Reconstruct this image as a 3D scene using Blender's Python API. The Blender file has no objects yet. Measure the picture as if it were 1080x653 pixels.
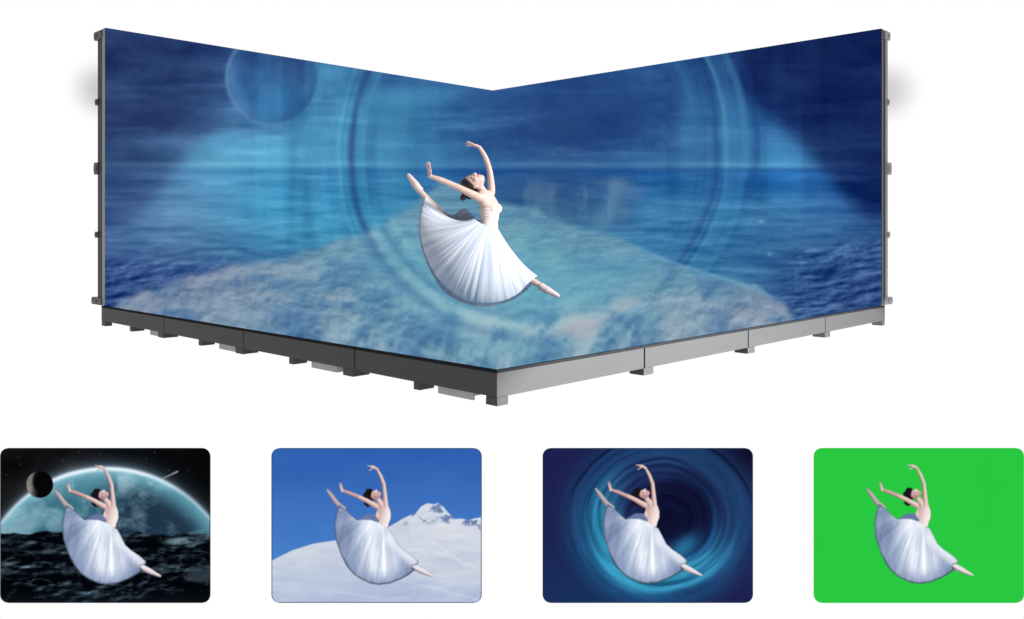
import bpy, bmesh, math
import numpy as np
from mathutils import Vector, Matrix

rng = np.random.default_rng(7)
SC = bpy.context.scene
COL = SC.collection

# ------------------------------------------------------------------ scene tree helpers
def link(o, parent=None):
    COL.objects.link(o)
    if parent is not None:
        o.parent = parent
    return o

def tag(o, label=None, cat=None, group=None, kind=None):
    if label: o['label'] = label
    if cat: o['category'] = cat
    if group: o['group'] = group
    if kind: o['kind'] = kind
    return o

def empty(name, loc, rz=0.0):
    o = bpy.data.objects.new(name, None)
    o.empty_display_size = 0.2
    o.location = loc
    o.rotation_euler = (0, 0, rz)
    return link(o)

def mesh_obj(name, verts, faces, mat, parent=None, smooth=False):
    me = bpy.data.meshes.new(name)
    me.from_pydata([tuple(v) for v in verts], [], faces)
    me.update()
    if smooth:
        me.polygons.foreach_set('use_smooth', [True] * len(me.polygons))
    me.materials.append(mat)
    return link(bpy.data.objects.new(name, me), parent)

def bm_obj(name, bm, mat, parent=None, smooth=False):
    me = bpy.data.meshes.new(name)
    bmesh.ops.recalc_face_normals(bm, faces=bm.faces)
    bm.to_mesh(me); bm.free()
    if smooth:
        me.polygons.foreach_set('use_smooth', [True] * len(me.polygons))
    me.materials.append(mat)
    return link(bpy.data.objects.new(name, me), parent)

def add_box(bm, lo, hi, bevel=0.0):
    c = [(a + b) / 2 for a, b in zip(lo, hi)]
    s = [abs(b - a) for a, b in zip(lo, hi)]
    r = bmesh.ops.create_cube(bm, size=1.0, matrix=Matrix.Translation(c) @ Matrix.Diagonal((*s, 1)))
    if bevel:
        es = list({e for v in r['verts'] for e in v.link_edges})
        bmesh.ops.bevel(bm, geom=es, offset=bevel, segments=2, affect='EDGES', profile=0.5)

def box_obj(name, lo, hi, mat, parent=None, bevel=0.004):
    bm = bmesh.new(); add_box(bm, lo, hi, bevel)
    return bm_obj(name, bm, mat, parent)

# ------------------------------------------------------------------ materials
def new_mat(name):
    m = bpy.data.materials.new(name); m.use_nodes = True
    nt = m.node_tree; nt.nodes.clear()
    out = nt.nodes.new('ShaderNodeOutputMaterial')
    return m, nt, out

def pbr(name, col, rough=0.5, metal=0.0, spec=0.5, var=0.12, scale=(6, 6, 6), bump=0.0, detail=5):
    m, nt, out = new_mat(name)
    b = nt.nodes.new('ShaderNodeBsdfPrincipled')
    tc = nt.nodes.new('ShaderNodeTexCoord')
    mp = nt.nodes.new('ShaderNodeMapping'); mp.inputs['Scale'].default_value = scale
    nz = nt.nodes.new('ShaderNodeTexNoise'); nz.inputs['Scale'].default_value = 1.0; nz.inputs['Detail'].default_value = detail
    rp = nt.nodes.new('ShaderNodeValToRGB')
    rp.color_ramp.elements[0].position = 0.3; rp.color_ramp.elements[1].position = 0.7
    rp.color_ramp.elements[0].color = tuple(c * (1 - var) for c in col) + (1,)
    rp.color_ramp.elements[1].color = tuple(min(1, c * (1 + var)) for c in col) + (1,)
    L = nt.links.new
    L(tc.outputs['Object'], mp.inputs['Vector']); L(mp.outputs['Vector'], nz.inputs['Vector'])
    L(nz.outputs['Fac'], rp.inputs['Fac']); L(rp.outputs['Color'], b.inputs['Base Color'])
    b.inputs['Roughness'].default_value = rough
    b.inputs['Metallic'].default_value = metal
    b.inputs['Specular IOR Level'].default_value = spec
    if bump:
        bp = nt.nodes.new('ShaderNodeBump'); bp.inputs['Strength'].default_value = bump; bp.inputs['Distance'].default_value = 0.005
        L(nz.outputs['Fac'], bp.inputs['Height']); L(bp.outputs['Normal'], b.inputs['Normal'])
    L(b.outputs['BSDF'], out.inputs['Surface'])
    return m

M_FASCIA = pbr('painted_steel', (0.058, 0.059, 0.060), rough=0.55, spec=0.2, var=0.03, scale=(1.2, 1.2, 22))
M_DARK = pbr('black_steel', (0.022, 0.022, 0.024), rough=0.8, spec=0.0)
M_WALLEND = pbr('cabinet_grey', (0.058, 0.062, 0.056), rough=0.6, spec=0.2, scale=(3, 3, 1))
M_TRIM = pbr('aluminium_trim', (0.27, 0.265, 0.30), rough=0.45, spec=0.3, scale=(3, 3, 1.5))
M_CLIP = pbr('clip_metal', (0.085, 0.082, 0.09), rough=0.5, spec=0.3)
M_BOX = pbr('grey_box', (0.40, 0.405, 0.41), rough=0.6, spec=0.2, var=0.08)
M_BOARD = pbr('board_back', (0.10, 0.10, 0.105), rough=0.6)

def screen_mat(name):
    m, nt, out = new_mat(name)
    at = nt.nodes.new('ShaderNodeAttribute'); at.attribute_name = 'picture'
    em = nt.nodes.new('ShaderNodeEmission')
    nt.links.new(at.outputs['Color'], em.inputs['Color'])
    nt.links.new(em.outputs['Emission'], out.inputs['Surface'])
    return m
M_SCREEN = screen_mat('lit_display')
M_SCREEN.cycles.emission_sampling = 'NONE'     # half a million tiny emitters: found by bounced rays instead

# ------------------------------------------------------------------ picture painting (what the displays show)
def s2l(c):
    c = np.clip(np.asarray(c, float), 0, 255) / 255.0
    return np.where(c <= 0.04045, c / 12.92, ((c + 0.055) / 1.055) ** 2.4)

def smooth(a, b, x):
    t = np.clip((x - a) / (b - a), 0, 1)
    return t * t * (3 - 2 * t)

def vnoise(X, Y, sx, sy, seed):
    r = np.random.default_rng(seed)
    T = r.random((257, 257))
    u = X / sx + 31.7 * seed; v = Y / sy + 17.3 * seed
    iu = np.floor(u).astype(int); iv = np.floor(v).astype(int)
    fu = u - iu; fv = v - iv
    fu = fu * fu * fu * (fu * (fu * 6 - 15) + 10); fv = fv * fv * fv * (fv * (fv * 6 - 15) + 10)
    a = T[iv % 256, iu % 256]; b = T[iv % 256, (iu + 1) % 256]
    c = T[(iv + 1) % 256, iu % 256]; d = T[(iv + 1) % 256, (iu + 1) % 256]
    return (a * (1 - fu) + b * fu) * (1 - fv) + (c * (1 - fu) + d * fu) * fv

def fbm(X, Y, sx, sy, seed, octv=4, gain=0.5):
    s = np.zeros_like(X); a = 1.0; t = 0
    for k in range(octv):
        s += a * vnoise(X, Y, sx / 2 ** k, sy / 2 ** k, seed + k); t += a; a *= gain
    return s / t - 0.5            # about -0.5 .. 0.5

def mixc(img, col, m):
    m = np.clip(m, 0, 1)[..., None]
    img[:] = img * (1 - m) + np.asarray(col, float) * m

def addc(img, col, m):
    img += np.asarray(col, float) * m[..., None]

def inpoly(X, Y, pts):
    r = np.zeros(X.shape, bool)
    n = len(pts)
    for i in range(n):
        x0, y0 = pts[i]; x1, y1 = pts[(i + 1) % n]
        if y0 == y1: continue
        c = (y0 > Y) != (y1 > Y)
        r ^= c & (X < (x1 - x0) * (Y - y0) / (y1 - y0) + x0)
    return r

def segdist(X, Y, a, b):
    ax, ay = a; bx, by = b
    dx, dy = bx - ax, by - ay
    t = np.clip(((X - ax) * dx + (Y - ay) * dy) / (dx * dx + dy * dy + 1e-9), 0, 1)
    return np.hypot(X - ax - t * dx, Y - ay - t * dy), t

def boxblur(a, k):
    for ax in (0, 1):
        p = [(0, 0)] * a.ndim; p[ax] = (k // 2 + 1, k // 2)
        c = np.cumsum(np.pad(a, p, mode='edge'), axis=ax)
        n = a.shape[ax]
        sl1 = [slice(None)] * a.ndim; sl0 = [slice(None)] * a.ndim
        sl1[ax] = slice(k, k + n); sl0[ax] = slice(0, n)
        a = (c[tuple(sl1)] - c[tuple(sl0)]) / k
    return a

def bilin(img, fx, fy):
    h, w = img.shape[:2]
    fx = np.clip(fx, 0, w - 1.001); fy = np.clip(fy, 0, h - 1.001)
    ix = fx.astype(int); iy = fy.astype(int)
    tx = (fx - ix)[..., None]; ty = (fy - iy)[..., None]
    return (img[iy, ix] * (1 - tx) + img[iy, ix + 1] * tx) * (1 - ty) + (img[iy + 1, ix] * (1 - tx) + img[iy + 1, ix + 1] * tx) * ty

# ---- the dreamscape that runs over both walls and the floor
def paint_dreamscape():
    x0, x1, y0, y1 = 90, 950, 18, 402
    X, Y = np.meshgrid(np.arange(x0, x1, 1.0), np.arange(y0, y1, 1.0))
    gx = [90, 190, 270, 350, 430, 510, 590, 670, 750, 830, 950]
    gy = [20, 80, 130, 165, 176, 181, 220, 260, 300, 340, 400]
    G = np.array([
     [(40,62,116),(40,66,122),(44,80,142),(50,110,165),(42,95,158),(38,80,148),(34,72,140),(28,62,128),(20,48,112),(16,38,100),(15,30,88)],
     [(40,64,120),(42,70,126),(46,90,152),(60,132,182),(46,108,168),(40,86,154),(36,78,146),(32,74,140),(26,66,134),(18,46,110),(16,32,92)],
     [(37,56,108),(46,80,138),(62,132,184),(64,146,190),(52,122,176),(40,88,154),(38,72,134),(34,70,138),(42,102,162),(30,78,144),(16,36,96)],
     [(50,80,136),(68,122,172),(72,150,196),(68,150,196),(56,126,180),(44,98,162),(40,80,142),(40,90,156),(50,116,172),(48,112,168),(18,40,104)],
     [(48,78,136),(68,124,174),(66,148,196),(62,146,194),(54,126,182),(46,102,168),(44,90,152),(46,100,162),(54,122,176),(50,114,172),(18,42,106)],
     [(52,84,144),(64,116,170),(56,138,192),(48,130,188),(40,110,178),(32,86,158),(34,82,148),(32,92,166),(30,98,174),(26,88,166),(14,42,116)],
     [(56,88,148),(72,116,168),(62,150,200),(50,144,196),(52,140,190),(50,110,165),(46,98,155),(46,112,170),(46,120,180),(46,106,166),(30,66,134)],
     [(58,92,152),(76,120,172),(68,138,186),(58,144,190),(66,150,188),(74,150,184),(70,138,178),(52,124,178),(48,116,172),(48,104,162),(44,80,142)],
     [(38,62,130),(54,94,156),(70,120,172),(80,140,182),(86,158,190),(84,164,194),(82,166,194),(70,140,182),(56,124,172),(44,88,150),(38,64,128)],
     [(40,62,128),(60,100,158),(76,122,172),(80,130,180),(90,154,190),(104,164,190),(110,166,190),(96,146,180),(84,126,168),(50,86,146),(40,66,128)],
     [(50,80,146),(66,108,164),(74,120,174),(74,124,176),(78,132,184),(86,142,188),(92,144,186),(90,136,176),(84,124,166),(56,90,146),(44,70,130)]], float)
    # smooth interpolation of the colour table
    def axis(g, v):
        i = np.clip(np.searchsorted(g, v, side='right') - 1, 0, len(g) - 2)
        g = np.asarray(g, float); t = (v - g[i]) / (g[i + 1] - g[i])
        return i, np.clip(t, 0, 1)
    ix, tx = axis(gx, X); iy, ty = axis(gy, Y)
    tx = tx[..., None]; ty = ty[..., None]
    img = (G[iy, ix] * (1 - tx) + G[iy, ix + 1] * tx) * (1 - ty) + (G[iy + 1, ix] * (1 - tx) + G[iy + 1, ix + 1] * tx) * ty
    W = img
    # big pale planet disc lying over everything: lighter inside its rim
    rp = np.hypot(X - 528, Y - 470)
    rim = 452 + 8 * fbm(X, Y, 80, 60, 3)
    edge = smooth(10, -13, rp - rim)
    out = 1 - edge
    sky = smooth(255, 200, Y)
    leftside = smooth(300, 180, X); rightside = smooth(740, 800, X)
    mixc(W, (38, 58, 112), out * smooth(262, 200, Y) * leftside * 0.5)
    mixc(W, (15, 32, 92), out * sky * rightside * 0.8)
    glow = np.exp(-((rp - rim + 30) / 34.0) ** 2)
    addc(W, (14, 22, 20), glow * smooth(280, 200, Y) * smooth(330, 250, X) * smooth(85, 130, X))
    addc(W, (10, 24, 30), glow * smooth(270, 180, Y) * rightside * smooth(935, 880, X))
    # streaky clouds
    st = fbm(X, Y + 10 * fbm(X, Y, 70, 40, 43, 3), 130, 22, 11, 6, 0.6)
    addc(W, (40, 54, 56), st * smooth(182, 150, Y) * (0.75 - 0.3 * rightside))
    st2 = fbm(X, Y + 6 * fbm(X, Y, 60, 30, 41), 110, 26, 13, 4)
    mixc(W, (34, 58, 118), np.clip(st2 * 3.2, 0, 1) * 0.55 * smooth(176, 150, Y) * (1 - smooth(250, 420, X) * 0.75))
    mixc(W, (24, 56, 126), np.clip(st2 * 3.0 + 0.1, 0, 1) * 0.45 * smooth(172, 130, Y) * smooth(480, 560, X) * smooth(720, 640, X))
    dk = np.exp(-((Y - 131 - 4 * st) / 9.0) ** 2) * smooth(235, 170, X)
    mixc(W, (34, 50, 104), dk * 0.75)
    dk = np.exp(-((Y - 169) / 3.0) ** 2) * smooth(215, 140, X)
    mixc(W, (38, 58, 116), dk * 0.5)
    lt = np.exp(-((Y - 150) / 7.0) ** 2) * smooth(330, 210, X)
    addc(W, (9, 12, 12), lt * (0.6 + st))
    puffy = fbm(X + 20 * st, Y + 10 * st, 52, 24, 17, 6, 0.6)
    addc(W, (44, 56, 54), puffy * smooth(178, 160, Y) * (1 - 0.55 * rightside))
    wisps = np.clip(fbm(X, Y + 10 * st, 130, 9, 23, 4, 0.55) * 3.0 - 0.2, 0, 1)
    addc(W, (26, 34, 34), wisps * smooth(178, 160, Y) * smooth(60, 120, Y) * (1 - 0.6 * rightside))
    bank = np.clip(0.5 + 3.0 * fbm(X, Y, 60, 20, 29, 5, 0.6), 0, 1)
    mixc(W, (34, 50, 104), bank * np.exp(-((Y - 118) / 20.0) ** 2) * smooth(262, 200, X + 0.4 * (Y - 118)) * 0.6)
    mixc(W, (30, 56, 118), bank * np.exp(-((Y - 78) / 14.0) ** 2) * smooth(360, 420, X) * smooth(520, 470, X) * 0.4)
    mixc(W, (34, 70, 138), smooth(480, 540, X) * smooth(720, 650, X) * smooth(165, 120, Y) * 0.45)
    # moon
    rm = np.hypot(X - 286, Y - 82)
    inside = smooth(49.5, 47.0, rm)
    ml = fbm(X, Y, 26, 30, 21, 4)
    mixc(W, (44, 92, 154), inside * 0.75)
    addc(W, (44, 58, 56), ml * inside)
    mixc(W, (40, 66, 128), inside * smooth(95, 55, Y + 0.4 * (X - 286) * -1) * 0.5)
    mixc(W, (40, 112, 176), inside * np.exp(-(np.hypot(X - 292, Y - 112) / 24) ** 2) * 0.7)
    ring = np.exp(-((rm - 47) / 2.2) ** 2) * smooth(-0.15, -0.75, (X - 286) / 49 - 0.12 * (Y - 82) / 49)
    mixc(W, (92, 132, 180), ring * 0.6)
    ring = np.exp(-((rm - 42) / 7.0) ** 2) * smooth(0.0, -0.9, (X - 286) / 49 - 0.35 * (Y - 82) / 49)
    addc(W, (10, 12, 12), ring)
    mixc(W, (62, 136, 186), smooth(47, 49, rm) * smooth(58, 50, rm) * smooth(250, 290, X) * 0.35)
    mixc(W, (44, 88, 150), np.exp(-((rm - 45) / 5.0) ** 2) * smooth(-0.1, 0.7, (X - 286) / 49 + 0.3 * (Y - 82) / 49) * 0.55)
    # vertical light veils falling through the left of the vortex
    veil = fbm(X, Y, 16, 300, 31, 3)
    addc(W, (26, 46, 48), veil * smooth(230, 300, X) * smooth(520, 400, X) * smooth(300, 200, Y))
    addc(W, (14, 28, 34), veil * smooth(640, 700, X) * smooth(930, 820, X) * smooth(260, 190, Y))
    # vortex rings
    rv = np.hypot((X - 562), (Y - 158) * 1.02)
    ang = np.arctan2(Y - 158, X - 562)
    wob = rv + 9 * fbm(X, Y, 90, 90, 51) + 3 * np.sin(ang * 2 + 1)
    lines = (np.random.default_rng(5).random(420) - 0.5)
    lines = np.convolve(lines, [0.25, 0.5, 0.25], 'same')
    li = np.clip(wob * 1.0, 0, 418); l0 = li.astype(int)
    ringn = lines[l0] * (1 - (li - l0)) + lines[l0 + 1] * (li - l0)
    c = np.cos(ang)
    band = np.exp(-((rv - 208) / 30.0) ** 2)
    leftw = smooth(-0.15, -0.75, c); rightw = smooth(0.25, 0.8, c)
    up = smooth(-0.95, -0.5, np.sin(ang))
    addc(W, (36, 60, 58), ringn * band * leftw * 0.6)
    addc(W, (36, 58, 54), ringn * band * rightw * 0.8 * up)
    mixc(W, (40, 72, 138), np.exp(-((wob - 195) / 3.2) ** 2) * leftw * smooth(330, 270, Y) * 0.72)
    mixc(W, (70, 152, 196), np.exp(-((wob - 184) / 4.5) ** 2) * leftw * smooth(-0.9, -0.3, np.sin(ang)) * 0.4)
    mixc(W, (72, 160, 202), np.exp(-((wob - 206) / 5.0) ** 2) * leftw * 0.35)
    mixc(W, (40, 96, 158), np.exp(-((wob - 226) / 7.0) ** 2) * leftw * smooth(240, 170, Y) * 0.3)
    for r0, wd, c_, k in ((146, 16, (62, 142, 192), 0.4), (120, 14, (46, 108, 170), 0.3), (160, 9, (60, 134, 186), 0.35), (172, 5, (44, 96, 158), 0.3), (214, 5, (52, 116, 174), 0.3), (236, 9, (78, 160, 204), 0.3), (252, 6, (50, 118, 176), 0.25)):
        mixc(W, c_, np.exp(-((wob - r0) / wd) ** 2) * leftw * smooth(290, 240, Y) * k)
    mixc(W, (66, 142, 192), np.exp(-(((X - 425) / 46) ** 2 + ((Y - 104 - 5 * st * 6) / 15) ** 2)) * 0.55)
    mixc(W, (36, 72, 140), np.exp(-(((X - 418) / 34) ** 2 + ((Y - 86) / 8) ** 2)) * 0.35)
    mixc(W, (30, 62, 130), np.exp(-(((X - 575) / 55) ** 2 + ((Y - 143 - 8 * st) / 9) ** 2)) * 0.55)
    mixc(W, (28, 58, 126), np.exp(-(((X - 655) / 42) ** 2 + ((Y - 122) / 22) ** 2)) * 0.4)
    # right side of the vortex
    mixc(W, (30, 64, 130), np.exp(-((wob - 197) / 4.0) ** 2) * rightw * smooth(295, 250, Y) * 0.55)
    mixc(W, (46, 104, 164), np.exp(-((wob - 180) / 24.0) ** 2) * rightw * up * smooth(330, 230, Y) * 0.45)
    mixc(W, (56, 118, 174), np.exp(-((wob - 214) / 9.0) ** 2) * rightw * up * smooth(300, 200, Y) * 0.35)
    mixc(W, (24, 60, 128), np.exp(-((wob - 238) / 4.0) ** 2) * rightw * smooth(215, 160, Y) * 0.4)
    mixc(W, (80, 150, 196), np.exp(-((wob - 206) / 2.6) ** 2) * rightw * smooth(-0.78, -0.5, np.sin(ang)) * smooth(215, 160, Y) * 0.6)
    mixc(W, (60, 128, 180), np.exp(-((wob - 226) / 5.0) ** 2) * rightw * smooth(-0.7, -0.3, np.sin(ang)) * smooth(215, 160, Y) * 0.55)
    mixc(W, (52, 118, 172), np.exp(-((wob - 176) / 7.0) ** 2) * rightw * smooth(-0.75, -0.4, np.sin(ang)) * smooth(215, 160, Y) * 0.4)
    mixc(W, (18, 40, 100), smooth(212, 250, rv) * smooth(-0.35, -0.65, np.sin(ang)) * smooth(0.35, 0.7, c) * 0.5)
    dome = np.exp(-((wob - 165) / 3.0) ** 2) * smooth(0.1, 0.4, c) * smooth(-0.98, -0.7, np.sin(ang)) * smooth(-0.3, -0.5, np.sin(ang))
    mixc(W, (40, 84, 146), dome * 0.5)
    # horizon
    hz = np.exp(-((Y - 173.5) / 3.0) ** 2)
    addc(W, (26, 28, 20), hz * smooth(940, 880, X) * (0.55 + 1.2 * fbm(X, Y, 60, 6, 61)))
    dk = np.exp(-((Y - 179.5) / 2.0) ** 2)
    mixc(W, (28, 66, 136), dk * (0.10 + 0.22 * smooth(380, 520, X)) * smooth(130, 300, X) * smooth(945, 880, X))
    # sea texture below the horizon
    sea = smooth(177, 186, Y)
    sx = fbm(X, Y, 70, 7, 71, 5, 0.62)
    addc(W, (54, 60, 54), sx * sea)
    sx2 = fbm(X, Y, 26, 4, 75, 4, 0.6)
    addc(W, (40, 42, 36), sx2 * smooth(190, 250, Y))
    # drifting mist to the right of the dancer
    mist = smooth(-0.02, 0.16, fbm(X, Y, 22, 46, 82, 5, 0.6)) * smooth(505, 540, X) * smooth(700, 640, X) * smooth(180, 200, Y) * smooth(250, 225, Y)
    mreg = smooth(515, 545, X) * smooth(690, 650, X) * smooth(180, 196, Y) * smooth(252, 232, Y)
    mixc(W, (50, 78, 132), mreg * 0.35)
    mixc(W, (100, 136, 174), mist * 0.38)
    mixc(W, (104, 138, 170), mreg * np.exp(-((X - 583 - 4 * np.sin(Y / 9)) / 7) ** 2) * smooth(188, 200, Y) * 0.35)
    mixc(W, (96, 146, 186), mreg * np.exp(-((X - 648 + 0.3 * (Y - 200)) / 9) ** 2) * 0.4)
    mixc(W, (104, 128, 168), mreg * np.exp(-((Y - 196 - 6 * np.sin(X / 13)) / 6) ** 2) * smooth(620, 640, X) * 0.35)
    # dark choppy water at both ends
    chop = fbm(X + 1.5 * (Y - 290), Y, 20, 6, 91, 5, 0.65)
    chop2 = fbm(X + 3.0 + 1.5 * (Y - 287.5), Y + 2.0, 20, 6, 91, 5, 0.65)
    wrel = np.clip((chop - chop2) * 3.5, -1, 1)
    swl = smooth(262 , 284, Y + 10 * chop) * smooth(300, 225, X)
    mixc(W, (44, 72, 136), swl * 0.62)
    addc(W, (60, 66, 60), chop * swl)
    addc(W, (26, 28, 22), wrel * swl)
    swr = smooth(252, 276, Y + 12 * chop + (X - 830) * 0.12) * smooth(800, 850, X)
    mixc(W, (48, 80, 142), swr * 0.5)
    addc(W, (56, 62, 56), chop * swr)
    addc(W, (24, 27, 22), wrel * swr)
    cr = np.exp(-((Y - 266 - 3 * np.sin(X / 21.0) - 10 * chop) / 2.2) ** 2) * smooth(110, 140, X) * smooth(330, 260, X)
    mixc(W, (34, 66, 132), cr * 0.5)
    cr = np.exp(-((Y - 277 - 0.04 * (X - 790) - 6 * chop) / 2.2) ** 2) * smooth(760, 800, X) * smooth(890, 860, X)
    mixc(W, (30, 72, 140), cr * 0.6)
    # cloud ground: the pale plain in the middle
    poly = [(116, 327), (142, 313), (168, 301), (228, 284), (296, 271), (330, 264), (370, 250), (401, 237), (431, 220), (452, 203), (470, 193),
            (500, 198), (520, 211), (560, 219), (582, 230), (635, 245), (701, 274), (745, 289), (800, 306), (835, 327), (835, 405), (128, 405)]
    wx = X + 14 * fbm(X, Y, 24, 16, 101, 3); wy = Y + 9 * fbm(X, Y, 26, 14, 105, 3)
    m = boxblur(boxblur(inpoly(wx, wy, poly).astype(float), 7), 5)
    near = smooth(215, 380, Y)
    dz = np.clip(Y - 148, 30, 400); gX = (X - 540) / 120.0; gY = 190.0 / dz
    wgx = gX + 0.10 * fbm(gX, gY, 0.3, 0.12, 160, 3)
    n0 = fbm(wgx, gY, 0.30, 0.16, 150, 6, 0.58)
    n1 = fbm(wgx + 0.02, gY - 0.02, 0.30, 0.16, 150, 6, 0.58)
    rel = np.clip((n0 - n1) * 6.0, -1, 1)                          # billows catching light on one flank
    big = fbm(gX, gY, 0.8, 0.26, 170, 3)
    side = np.clip(np.abs(X - 545) / 320, 0, 1) ** 1.1
    ground = np.zeros_like(W)
    base_c = np.array((102, 164, 186.)); side_c = np.array((116, 134, 166.)); low_c = np.array((112, 150, 182.))
    ground[:] = base_c * (1 - side[..., None]) + side_c * side[..., None]
    ground = ground * (1 - 0.5 * near[..., None]) + low_c * 0.5 * near[..., None]
    mixc(ground, (70, 114, 168), np.clip(-n0 * 5.0 + 0.15, 0, 1) * (0.40 + 0.35 * near))
    mixc(ground, (150, 176, 196), np.clip(n0 * 5.0 - 0.15, 0, 1) * (0.36 + 0.32 * near))
    mixc(ground, (172, 164, 184), np.clip(big * 3.0 + n0 * 1.2, 0, 1) * 0.42 * (0.35 + 0.65 * side))
    addc(ground, (40, 38, 30), rel * (0.45 + 0.2 * near))
    mixc(ground, (66, 150, 192), np.exp(-((rv - 158) / 40) ** 2) * 0.40 * smooth(250, 290, Y))
    # the vortex goes on over the plain: pale arcs sweeping under the dancer
    mixc(ground, (112, 180, 200), np.exp(-(((X - 545) / 120) ** 2 + ((Y - 290) / 40) ** 2)) * 0.4)
    soft = np.clip(0.6 + 1.4 * n0, 0, 1)
    for r0, wd, c_, k in ((166, 5, (126, 190, 206), 0.5), (178, 4, (60, 118, 172), 0.42), (187, 6, (136, 194, 208), 0.55), (199, 5, (58, 112, 168), 0.42), (210, 7, (120, 176, 200), 0.38), (150, 5, (112, 180, 202), 0.3)):
        mixc(ground, c_, np.exp(-((wob - r0) / wd) ** 2) * smooth(0.75, -0.1, c) * soft * k * 1.8)
    mixc(ground, (182, 198, 206), np.exp(-((wob - 190) / 11) ** 2) * smooth(440, 530, X) * smooth(710, 620, X) * 0.62 * np.clip(0.55 + 2.4 * n0, 0, 1))
    mixc(ground, (198, 168, 186), np.exp(-((wob - 193) / 8) ** 2) * smooth(560, 600, X) * smooth(690, 640, X) * 0.55 * np.clip(0.5 + 2.0 * n0, 0, 1))
    mixc(ground, (188, 196, 204), np.exp(-(np.hypot((X - 745) / 18, (Y - 318) / 9)) ** 2) * np.clip(0.4 + n0 * 3, 0, 1) * 0.7)
    mixc(ground, (196, 180, 186), np.exp(-(np.hypot((X - 590) / 80, (Y - 352) / 14)) ** 2) * np.clip(0.3 + n0 * 3 + big, 0, 1) * 0.6)
    mixc(ground, (176, 170, 188), np.exp(-(np.hypot((X - 330) / 90, (Y - 312) / 22)) ** 2) * np.clip(0.2 + n0 * 3.5, 0, 1) * 0.5)
    mixc(ground, (168, 196, 206), np.exp(-(np.hypot((X - 570) / 60, (Y - 335) / 14)) ** 2) * np.clip(0.4 + n0 * 2, 0, 1) * 0.5)
    mm = m[..., None] * (0.74 + 0.16 * near + 0.06 * smooth(400, 250, X))[..., None]
    W[:] = W * (1 - mm) + ground * mm
    # pale ridge line where the plain meets the water on the right
    d = np.abs(Y - np.interp(X, [635, 701, 745, 800, 835], [245, 274, 289, 305, 327]))
    mixc(W, (112, 168, 204), np.exp(-(d / 2.4) ** 2) * smooth(640, 700, X) * smooth(830, 800, X) * 0.55)
    # pale spray in front of the horizon, and flecks of foam
    for fx, fy, r_ in ((803, 234, 2.2), (812, 268, 1.8), (606, 249, 1.4), (796, 301, 1.6)):
        mixc(W, (176, 205, 226), np.exp(-(np.hypot((X - fx) / 1.4, Y - fy) / r_) ** 2) * 0.4)
    mixc(W, (96, 148, 196), np.exp(-(((X - 857) / 9) ** 2 + ((Y - 264) / 2.2) ** 2)) * 0.7)
    addc(W, (8, 9, 9), rng.normal(0, 0.25, X.shape))
    # panel rim: the outermost pixels run darker
    lum = (W @ np.array((0.3, 0.59, 0.11)))[..., None]
    W = lum + (W - lum) * 0.88 + np.array((0, 2.0, -1.0))
    return np.clip(boxblur(W, 3) * 0.15 + W * 0.85, 4, 252), x0, y0

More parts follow.
